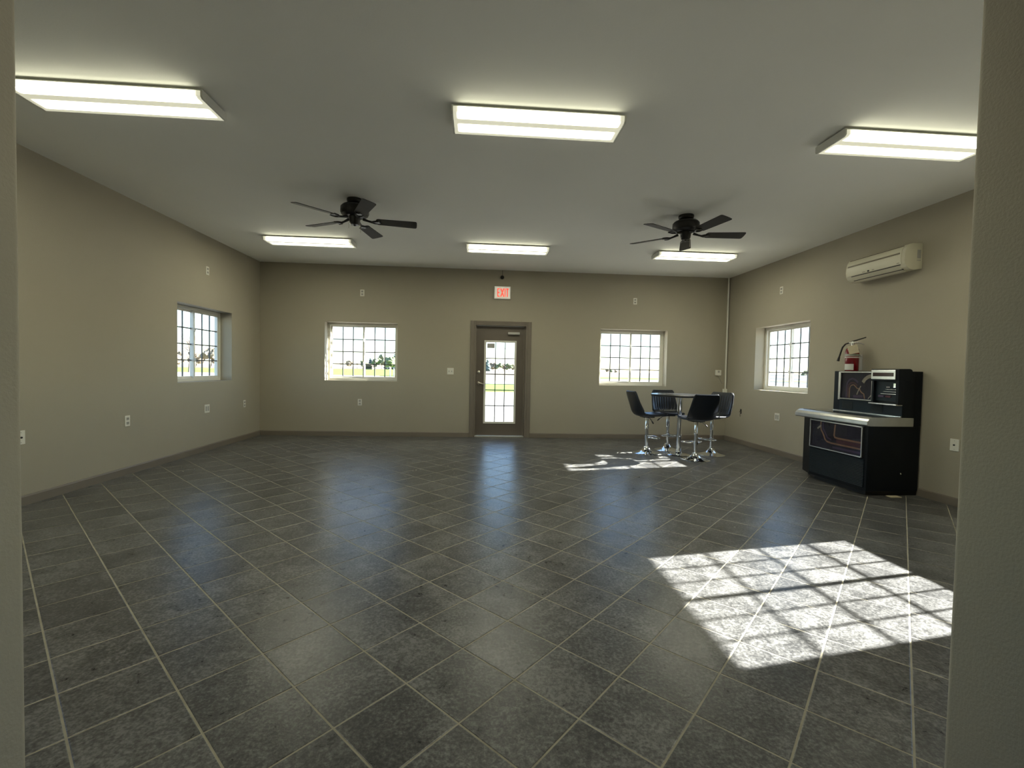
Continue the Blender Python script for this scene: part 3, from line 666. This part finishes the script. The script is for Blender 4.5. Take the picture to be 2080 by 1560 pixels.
# lower display
def frame_x(x0, x1, y0, y1, z0, z1, t):
    return merge(box(x0, x1, y0, y1, z0, z0+t, 0.003), box(x0, x1, y0, y1, z1-t, z1, 0.003), box(x0, x1, y0, y0+t, z0, z1, 0.003), box(x0, x1, y1-t, y1, z0, z1, 0.003))
ld = J('lower_display', box(FX-0.006, FX+0.0005, 4.470, 5.190, 0.405, 0.712), M_art)
J('chrome_frame', frame_x(FX-0.026, FX, 4.452, 5.208, 0.392, 0.722, 0.014), M_chrome_soft, ld)
J('corner_moulding', box(FX-0.012, FX+0.004, 5.206, 5.228, 0.392, 0.722, 0.004), M_chrome_soft, ld)
def ribbon(name, pts, wd, x, m, parent):
    """flat printed stripe in the plane X=x following (y,z) points"""
    bm = bmesh.new(); L = []; n = len(pts)
    for i in range(n):
        a, b = pts[max(i-1, 0)], pts[min(i+1, n-1)]; dy, dz = b[0]-a[0], b[1]-a[1]; l = math.hypot(dy, dz)
        ny, nz = -dz/l*wd/2, dy/l*wd/2
        L.append([bm.verts.new((x, pts[i][0]+ny, pts[i][1]+nz)), bm.verts.new((x, pts[i][0]-ny, pts[i][1]-nz)), bm.verts.new((x+0.001, pts[i][0]-ny, pts[i][1]-nz)), bm.verts.new((x+0.001, pts[i][0]+ny, pts[i][1]+nz))])
    for A, B in zip(L, L[1:]):
        for k in range(4): bm.faces.new((A[k], A[(k+1) % 4], B[(k+1) % 4], B[k]))
    bm.faces.new(L[0]); bm.faces.new(L[-1])
    return J(name, bm, m, parent)
def rel(y1, y0, z0, z1, pts): return [(y1+(y0-y1)*u, z1+(z0-z1)*v) for u, v in pts]   # u to the viewer's right, v down
lowR = lambda p: rel(5.190, 4.470, 0.405, 0.712, p)
xs = FX-0.0075
ribbon('printed_stripe', lowR([(0.19, 0.02), (0.19, 0.22), (0.20, 0.32), (0.24, 0.45), (0.27, 0.56), (0.29, 0.66), (0.33, 0.73), (0.42, 0.76), (0.6, 0.76), (0.98, 0.76)]), 0.018, xs, M_orange, ld)
ribbon('printed_stripe', lowR([(0.49, 0.05), (0.48, 0.3), (0.475, 0.46), (0.49, 0.52), (0.55, 0.54), (0.98, 0.54)]), 0.020, xs, M_orange, ld)
ribbon('printed_stripe', lowR([(0.52, 0.65), (0.7, 0.65), (0.98, 0.65)]), 0.040, xs, M_maroon, ld)
ribbon('printed_stripe', lowR([(0.45, 0.90), (0.7, 0.90), (0.98, 0.90)]), 0.022, xs, M_violet, ld)
ribbon('printed_stripe', lowR([(0.24, 0.05), (0.24, 0.25), (0.29, 0.42), (0.34, 0.58), (0.42, 0.64)]), 0.016, xs, M_violet, ld)
ribbon('printed_arrow', lowR([(0.12, 0.30), (0.20, 0.16)]), 0.020, xs-0.001, M_cream, ld)
J('glass', box(FX-0.016, FX-0.0135, 4.464, 5.196, 0.402, 0.714), M_jglass, ld)
gr = J('speaker_grille', box(FX-0.003, FX+0.002, 4.440, 5.215, 0.085, 0.372), M_juke2)
first = J('slat', box(FX-0.011, FX-0.002, 4.440, 5.215, 0.088, 0.097, 0.002, 1), M_juke2, gr)
for k in range(1, 18):
    c = link_mesh('slat', first.data, gr, (0, 0, k*0.0165))
lk = J('lock', xf(lathe([(0, 0), (0.009, 0), (0.009, 0.006), (0.006, 0.008), (0, 0.008)], 16), Matrix.Translation((4.395, 4.424, 0.235)) @ Matrix.Rotation(PI/2, 4, 'X')), M_chrome, smooth=40)
# upper display
UX = 4.372
ud = J('upper_display', box(UX-0.006, UX+0.0005, 4.775, 5.205, 0.985, 1.285), M_art)
J('chrome_frame', frame_x(UX-0.026, UX, 4.757, 5.222, 0.970, 1.300, 0.014), M_chrome_soft, ud)
J('corner_moulding', box(UX-0.016, UX+0.002, 5.222, 5.252, 0.960, 1.298, 0.004), M_chrome_soft, ud)
upR = lambda p: rel(5.205, 4.775, 0.985, 1.285, p)
xs = UX-0.0075
def arch(k): return [(0.27-0.0*k-k, 0.98), (0.27-k, 0.62), (0.30-k, 0.52-k*0.5), (0.36-k*0.5, 0.47-k), (0.41, 0.47-k), (0.46+k*0.5, 0.52-k), (0.52+k*0.5, 0.60-k), (0.60+k, 0.61-k*0.7), (0.63+k, 0.70-k*0.5), (0.68+k, 0.76-k*0.4), (0.74+k, 0.80-k*0.4), (0.77+k, 0.98)]
ribbon('printed_stripe', upR(arch(0)), 0.013, xs, M_orange, ud)
ribbon('printed_stripe', upR([(0.27-0.055, 0.98), (0.215, 0.6), (0.24, 0.47), (0.30, 0.40), (0.38, 0.38), (0.46, 0.42), (0.52, 0.50)]), 0.016, xs, M_maroon, ud)
ribbon('printed_stripe', upR([(0.165, 0.98), (0.165, 0.55), (0.19, 0.38), (0.26, 0.27), (0.36, 0.22), (0.46, 0.28), (0.54, 0.38)]), 0.020, xs, M_violet, ud)
ribbon('printed_stripe', upR([(0.40, 0.92), (0.70, 0.90)]), 0.030, xs, M_violet, ud)
ribbon('printed_guitar', upR([(0.70, 0.36), (0.76, 0.24), (0.84, 0.16), (0.92, 0.12), (0.985, 0.12)]), 0.040, xs-0.001, M_cream, ud)
ribbon('printed_guitar_neck', upR([(0.52, 0.84), (0.56, 0.70), (0.64, 0.50)]), 0.012, xs-0.001, M_cream, ud)
ribbon('printed_stripe', upR([(0.88, 0.97), (0.98, 0.82)]), 0.010, xs-0.001, M_cream, ud)
J('glass', box(UX-0.016, UX-0.0135, 4.769, 5.211, 0.980, 1.290), M_jglass, ud)
for y0 in (5.04, 4.64):
    vg = J('vent', box(UX-0.002, UX+0.001, y0, y0+0.16, 0.850, 0.950), M_dark)
    f0 = None
    for k in range(7):
        if f0 is None: f0 = J('slat', box(UX-0.007, UX-0.0015, y0, y0+0.16, 0.853, 0.860, 0.001, 1), M_juke2, vg)
        else: link_mesh('slat', f0.data, vg, (0, 0, k*0.0143))
J('lower_fascia', box(UX-0.0015, UX+0.001, 4.416, 5.24, 0.835, 0.968), M_juke2)
# selector head on the right of the upper cabinet
hb = J('selector_head', merge(poly_prism([(4.318, 1.200), (4.314, 1.322), (4.320, 1.330), (4.44, 1.332), (4.462, 1.322), (4.470, 1.300), (4.470, 1.200)], 4.408, 4.748, 'y', 0.003, 1),
    box(4.318, 4.375, 4.408, 4.440, 0.955, 1.202, 0.002), box(4.330, 4.375, 4.722, 4.748, 0.955, 1.202, 0.002)), M_juke)
J('chrome_plate', box(4.306, 4.318, 4.440, 4.735, 1.218, 1.318, 0.003), M_chrome_soft, hb)
J('led_window', box(4.303, 4.308, 4.462, 4.712, 1.250, 1.290, 0.001, 1), M_led, hb)
J('title_rack', box(4.355, 4.372, 4.442, 4.720, 0.985, 1.200, 0.003), M_juke2, hb)
for k, (z0, wd) in enumerate(((1.060, 0.006), (1.085, 0.004), (1.110, 0.003))): J('rack_rail', box(4.346, 4.356, 4.448, 4.650-0.03*k, z0, z0+wd, 0.001, 1), M_chrome_soft, hb)
J('coin_slot', box(4.345, 4.356, 4.470, 4.500, 1.13, 1.18, 0.003), M_chrome, hb)
J('coin_slot', box(4.345, 4.356, 4.540, 4.585, 1.128, 1.142, 0.002), M_chrome, hb)
J('red_button', box(4.346, 4.356, 4.530, 4.590, 1.025, 1.045, 0.002), M_maroon, hb)
J('blue_button', box(4.346, 4.356, 4.610, 4.680, 1.025, 1.045, 0.002), M_violet, hb)
J('shelf_trim', box(4.300, 4.374, 4.412, 4.752, 0.946, 0.962, 0.003), M_chrome_soft, hb)
tag(mk('cardboard_scrap', poly_prism([(4.24, 4.36), (4.36, 4.355), (4.365, 4.425), (4.25, 4.43)], 0.0006, 0.006, 'z', 0.001, 1), M_paper), 'scrap of beige cardboard on the floor at the foot of jukebox', 'cardboard')

# ------------------------------------------------------------------ fire extinguisher
EX, EY, EZ = 4.505, 5.235, 1.3085
fe = empty('fire_extinguisher', (EX, EY, EZ), math.radians(0), label='red fire extinguisher with paper tag standing above the jukebox', cat='extinguisher')
mk('cylinder', lathe([(0, 0), (0.056, 0), (0.060, 0.006), (0.060, 0.235), (0.056, 0.262), (0.042, 0.285), (0.022, 0.298), (0.018, 0.312), (0, 0.312)], 36), M_red, fe, smooth=35)
mk('label', poly_prism([(0.0608*math.cos(a), 0.0608*math.sin(a)) for a in [PI*0.86+i*PI*0.5/14 for i in range(15)]]+[(0.0600*math.cos(a), 0.0600*math.sin(a)) for a in [PI*1.36-i*PI*0.5/14 for i in range(15)]], 0.012, 0.085, 'z'), M_white, fe)
mk('band', lathe([(0.0600, 0.158), (0.0612, 0.158), (0.0612, 0.168), (0.0600, 0.168)], 36), M_white, fe)
mk('collar_strap', lathe([(0.0600, 0.176), (0.0615, 0.176), (0.0615, 0.206), (0.0600, 0.206)], 36), M_slot, fe)
vs = Matrix.Rotation(math.radians(-52), 4, 'Z')       # valve axis: nozzle to the left in view, levers to the right
mk('valve', xf(merge(lathe([(0, 0.305), (0.020, 0.305), (0.020, 0.335), (0.014, 0.345), (0.014, 0.362), (0, 0.362)], 20), box(-0.03, 0.05, -0.011, 0.011, 0.335, 0.352, 0.003)), vs), M_chrome_soft, fe, smooth=35)
mk('gauge', xf(lathe([(0, 0), (0.016, 0), (0.016, 0.012), (0, 0.012)], 20), Matrix.Translation((-0.030, -0.028, 0.330)) @ Matrix.Rotation(math.radians(38), 4, 'Z') @ Matrix.Rotation(PI/2, 4, 'X')), M_white, fe, smooth=35)
mk('lower_lever', xf(tube([(0.02, 0, 0.346), (0.06, 0, 0.338), (0.095, 0, 0.318)], 0.007, 8), vs), M_chrome_soft, fe, smooth=40)
mk('upper_lever', xf(tube([(-0.01, 0, 0.360), (0.03, 0, 0.372), (0.110, 0, 0.405)], [0.006, 0.008, 0.006], 8), vs), M_rubber, fe, smooth=40)
hs = mk('hose', xf(tube([(-0.025, 0, 0.344), (-0.06, 0, 0.330), (-0.085, 0, 0.290), (-0.098, 0, 0.230), (-0.112, 0, 0.165)], 0.008, 10), vs), M_rubber, fe, smooth=40)
mk('nozzle', xf(tube([(-0.111, 0, 0.168), (-0.120, 0, 0.120)], [0.010, 0.013], 10), vs), M_rubber, hs, smooth=40)
tg = mk('paper_tag', xf(box(-0.042, 0.042, -0.001, 0.001, -0.10, 0, 0), Matrix.Translation((-0.050, -0.052, 0.305)) @ Matrix.Rotation(math.radians(-48), 4, 'Z') @ Matrix.Rotation(math.radians(-14), 4, 'Y') @ Matrix.Rotation(math.radians(-8), 4, 'X')), M_paper, fe)
fe.scale = (1.18, 1.18, 1.0)
hk = empty('wall_hook', (XR, EY, 1.45), -PI/2, label='grey metal extinguisher bracket on the wall behind the extinguisher', cat='bracket')
mk('plate', box(-0.02, 0.02, -0.004, 0, -0.13, 0.06, 0.001, 1), M_slot, hk)
mk('hook', tube([(0, -0.003, 0.04), (0, -0.02, 0.045), (0, -0.03, 0.06)], 0.005, 8), M_slot, hk)

# ------------------------------------------------------------------ air conditioner
ao = (XR, 4.905, 2.39)
ac = empty('air_conditioner', ao, 0, label='cream wall-mounted split air conditioner high on the right wall', cat='air conditioner')
def A(name, bm, m, parent=None, **k): return mk(name, bm, m, parent or ac, off=ao, **k)
prof = [(0, 2.392), (0.09, 2.380), (0.135, 2.388), (0.172, 2.412), (0.192, 2.445), (0.200, 2.49), (0.198, 2.55), (0.186, 2.605), (0.160, 2.643), (0.115, 2.660), (0, 2.664)]
A('body', poly_prism([(XR-d, z) for d, z in prof], 4.520, 5.295, 'y', 0.004), M_ac, smooth=40)
def on_prof(t0, t1, out, n=6):
    """strip of the front profile between heights, pushed out"""
    zs = [t0+(t1-t0)*i/n for i in range(n+1)]
    def dist(z):
        for (d0, a), (d1, b) in zip(prof[3:9], prof[4:10]):
            if a <= z <= b: return d0+(d1-d0)*(z-a)/(b-a)
        return 0.19
    return [(XR-dist(z)-out, z) for z in zs]+[(XR-dist(z)+0.004, z) for z in zs[::-1]]
A('front_panel', poly_prism(on_prof(2.446, 2.632, 0.006), 4.560, 5.270, 'y'), M_ac, smooth=30)
A('groove', poly_prism(on_prof(2.552, 2.569, 0.0075, 2), 4.575, 5.262, 'y'), M_acdark)
A('top_vent', poly_prism(on_prof(2.630, 2.640, 0.009, 2), 4.565, 5.265, 'y'), M_acdark)
lv = A('louvre', poly_prism([(XR-0.182, 2.424), (XR-0.187, 2.432), (XR-0.150, 2.384), (XR-0.120, 2.372), (XR-0.116, 2.378), (XR-0.146, 2.390)], 4.585, 5.215, 'y'), M_ac, smooth=40)
A('louvre_gap', poly_prism(on_prof(2.437, 2.443, 0.004, 1), 4.575, 5.215, 'y'), M_dark)
A('louvre_gap', poly_prism([(XR-0.150, 2.3935), (XR-0.158, 2.398), (XR-0.160, 2.3925), (XR-0.152, 2.388)], 4.575, 5.215, 'y'), M_dark)
A('receiver_window', poly_prism(on_prof(2.452, 2.468, 0.0075, 1), 4.955, 4.980, 'y'), M_dark)
for y0, y1 in ((5.01, 5.05), (4.89, 4.92), (4.58, 4.61)): A('marking', poly_prism(on_prof(2.458, 2.463, 0.0072, 1), y0, y1, 'y'), M_acdark)
A('side_sticker', box(XR-0.060, XR-0.020, 4.5185, 4.5205, 2.500, 2.590), M_slot)
A('side_sticker', box(XR-0.060, XR-0.020, 4.5185, 4.5205, 2.478, 2.486), M_slot)

# ------------------------------------------------------------------ outdoors
GRD = -0.16
M_gravel = mat('pale_gravel', (0.25, 0.24, 0.22), 0.9, spec=0.1, noise=(0.8, 0.12))
M_field = mat('stubble_field', (0.15, 0.132, 0.10), 0.95, spec=0.1, noise=(0.05, 0.25))
M_grass = mat('spring_grass', (0.10, 0.17, 0.035), 0.95, spec=0.1, noise=(0.4, 0.25))
M_asph = mat('pale_road', (0.20, 0.197, 0.19), 0.9, spec=0.1, noise=(0.4, 0.08))
M_leafA = mat('hazed_evergreen_needles', (0.075, 0.105, 0.10), 0.9, spec=0.1, noise=(0.6, 0.4))  # bluish tint paints distance haze into the needle colour
M_leafB = mat('fresh_leaves', (0.15, 0.17, 0.10), 0.9, spec=0.1, noise=(0.6, 0.4))
M_leafC = mat('budding_brown_twigs', (0.20, 0.165, 0.12), 0.9, spec=0.1, noise=(0.6, 0.3))
M_bark = mat('grey_bark', (0.16, 0.13, 0.11), 0.9, spec=0.1, noise=(2, 0.3))
M_roofm = mat('brown_roof', (0.10, 0.07, 0.06), 0.8, noise=(1, 0.2))
M_siding = mat('pale_siding', (0.6, 0.58, 0.55), 0.8, noise=(1, 0.05))
def slab(name, pts, z, m, label, cat):
    mk(name, poly_prism(pts, z-0.05, z, 'z'), m, label=label, cat=cat, kind='structure')
slab('ground_field', [(-900, -300), (900, -300), (900, 900), (-900, 900)], GRD-0.05, M_field, 'flat stubble field reaching the horizon outside the windows', 'field')
slab('gravel_yard', [(-16, -12), (17, -12), (17, 28), (-16, 28)], GRD, M_gravel, 'pale gravel yard around the building', 'yard')
slab('farm_lot', [(-75, -20), (-16.2, -20), (-16.2, 74), (-75, 74)], GRD, M_gravel, 'pale open lot outside the left wall window', 'yard')
slab('grass_verge', [(-9, 28.1), (17, 28.1), (17, 42.5), (-9, 42.5)], GRD, M_grass, 'green grass verge seen through the glazed door', 'grass verge')
slab('road', [(-16, 44), (300, 44), (300, 57), (-16, 57)], GRD, M_asph, 'pale road crossing behind the grass verge', 'road')
slab('meadow', [(-74, 75), (-10, 75), (-10, 285), (-74, 285)], GRD, M_grass, 'green meadow seen through the back left window', 'meadow')
slab('grass_strip', [(24, 92), (140, 92), (140, 112), (24, 112)], GRD, M_grass, 'narrow green strip seen through the back right window', 'grass strip')
slab('side_lawn', [(-190, 95), (-75, 95), (-75, 150), (-190, 150)], GRD, M_grass, 'lawn outside the left wall window', 'lawn')
def blob(c, r, sq=1.0, sub=2, jit=0.28, rng=random):
    bm = bmesh.new(); bmesh.ops.create_icosphere(bm, subdivisions=sub, radius=1)
    for v in bm.verts:
        k = 1+rng.uniform(-jit, jit); v.co = Vector((c[0]+v.co.x*r*k, c[1]+v.co.y*r*k, c[2]+v.co.z*r*sq*k))
    return bm
def tree(x, y, h, kind, label, group='trees beyond the field'):
    rng = random.Random(int(x*31+y*7)); root = empty({'evergreen': 'evergreen_tree', 'bare': 'bare_tree', 'leafy': 'leafy_tree', 'shrub': 'shrub_tree'}[kind], (x, y, GRD-0.05), 0, label=label, cat='tree', group=group)
    tr = [tube([(0, 0, 0), (0.02*h, 0, h*0.35), (0, 0.02*h, h*0.75)], [h*0.025, h*0.018, h*0.006], 7)]
    if kind == 'bare':
        for k in range(34):
            z = h*rng.uniform(0.25, 0.72); a = rng.uniform(0, 2*PI); L = h*rng.uniform(0.15, 0.36)
            e = Vector((math.cos(a)*L*0.75, math.sin(a)*L*0.75, z+L*0.75)); tr.append(tube([(0, 0, z), e*0.5+Vector((0, 0, z*0.5-L*0.02)), e], [h*0.008, h*0.005, h*0.002], 5))
            for q in range(4):
                b = rng.uniform(0, 2*PI); s = e*rng.uniform(0.55, 0.95)+Vector((0, 0, z*0.2*rng.uniform(0, 0.4)))
                tr.append(tube([s, s+Vector((math.cos(b)*h*0.07, math.sin(b)*h*0.07, h*rng.uniform(0.02, 0.09)))], [h*0.003, h*0.0015], 4))
    mk('trunk', merge(*tr), M_bark, root)
    if kind == 'evergreen':
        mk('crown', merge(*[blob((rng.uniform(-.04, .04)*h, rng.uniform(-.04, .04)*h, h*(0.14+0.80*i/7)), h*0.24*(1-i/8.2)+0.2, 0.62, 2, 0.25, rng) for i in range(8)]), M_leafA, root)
    elif kind in ('leafy', 'shrub'):
        mk('crown', merge(*[blob((rng.uniform(-.28, .28)*h, rng.uniform(-.28, .28)*h, h*rng.uniform(0.34, 0.8)), h*rng.uniform(0.15, 0.25), 0.85, 2, 0.3, rng) for i in range(11)]), M_leafB if kind == 'leafy' else M_leafC, root)
# px = height above the horizon in the view
def row(specs, label, group):
    for i, (ra, dist, px, kind) in enumerate(specs): tree(ra*dist, dist, px*dist/922+1.5, kind, ORD[i]+' '+label, group)
ORD = ['leftmost', 'second', 'third', 'fourth', 'fifth', 'sixth', 'seventh', 'eighth', 'ninth', 'tenth', 'eleventh', 'twelfth', 'thirteenth']
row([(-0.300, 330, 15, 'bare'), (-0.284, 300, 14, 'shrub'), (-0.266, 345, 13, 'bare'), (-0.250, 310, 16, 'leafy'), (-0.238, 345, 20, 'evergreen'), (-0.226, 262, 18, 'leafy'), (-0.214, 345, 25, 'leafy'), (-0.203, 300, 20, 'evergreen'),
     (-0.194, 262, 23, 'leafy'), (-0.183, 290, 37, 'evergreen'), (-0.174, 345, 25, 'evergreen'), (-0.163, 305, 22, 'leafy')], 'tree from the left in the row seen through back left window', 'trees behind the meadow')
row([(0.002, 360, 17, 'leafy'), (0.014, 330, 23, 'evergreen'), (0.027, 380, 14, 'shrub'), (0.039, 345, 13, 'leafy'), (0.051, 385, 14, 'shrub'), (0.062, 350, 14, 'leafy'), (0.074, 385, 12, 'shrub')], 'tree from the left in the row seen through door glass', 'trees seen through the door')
row([(0.283, 420, 6, 'shrub'), (0.292, 450, 4, 'leafy'), (0.302, 420, 4, 'shrub')], 'small distant tree from the left in back right window', 'trees in the back right window')
row([(-0.708, 170, 46, 'leafy'), (-0.672, 200, 30, 'shrub'), (-0.640, 170, 26, 'shrub'), (-0.612, 75, 66, 'bare'), (-0.598, 190, 26, 'shrub'), (-0.568, 165, 32, 'shrub'), (-0.542, 195, 30, 'shrub'), (-0.515, 170, 33, 'shrub')], 'tree from the left in the row seen through left wall window', 'trees outside the left window')
def house(x, y, wx, dy, hw, hr, label, wallm):
    root = empty('house', (x, y, GRD-0.05), 0, label=label, cat='house')
    mk('walls', box(-wx/2, wx/2, -dy/2, dy/2, 0, hw), wallm, root)
    mk('roof', poly_prism([(-wx/2-0.4, hw-0.1), (wx/2+0.4, hw-0.1), (0, hw+hr)], -dy/2-0.4, dy/2+0.4, 'y'), M_roofm, root)
    for k in (-1, 0, 1): mk('window', box(k*wx*0.3-0.6, k*wx*0.3+0.6, -dy/2-0.05, -dy/2+0.02, hw*0.35, hw*0.75), M_dark, root)
house(-0.240*240, 240, 3.4, 3.0, 2.0, 1.0, 'small dark-roofed farm building seen through back left window', M_roofm)
house(-0.712*120, 120, 10, 7, 2.4, 1.0, 'pale house seen at the left of the left wall window', M_siding)
p0 = None
for k, ra in enumerate([-0.196, -0.188, -0.181, -0.173, -0.166]):
    if p0 is None:
        p0 = mk('marker_post', merge(box(-0.07, 0.07, -0.07, 0.07, 0, 1.15, 0.02), poly_prism([(-0.09, 1.12), (0.09, 1.12), (0, 1.28)], -0.09, 0.09, 'y')), M_siding); o = p0
    else: o = p0.copy(); COL.objects.link(o)
    o.location = (ra*72, 72, GRD-0.05)
    tag(o, label='white roadside post seen through back left window, '+['leftmost of the row', 'second from the left in the row', 'middle one of the row', 'second from the right in the row', 'rightmost of the row'][k], cat='post', group='white roadside posts')
# post and rail fence outside the right window
fn = empty('field_fence', (40, 46, GRD-0.05), 0, label='pale post and rail fence outside the right wall window', cat='fence')
for k in range(16): mk('post', box(-0.08, 0.08, -0.08, 0.08, 0, 1.5), M_siding, fn, loc=(0, -20+k*3.0, 0))
for z in (0.5, 0.95, 1.4): mk('rail', box(-0.03, 0.03, -20, 25, z-0.06, z+0.06), M_siding, fn)
for k in range(7): tree(190+8*(k % 3), 120+k*31, 5+(k*37 % 5)*0.8, 'leafy', ['first', 'second', 'third', 'fourth', 'fifth', 'sixth', 'seventh'][k]+' tree from the right in the line outside the right wall window', 'tree line outside the right window')
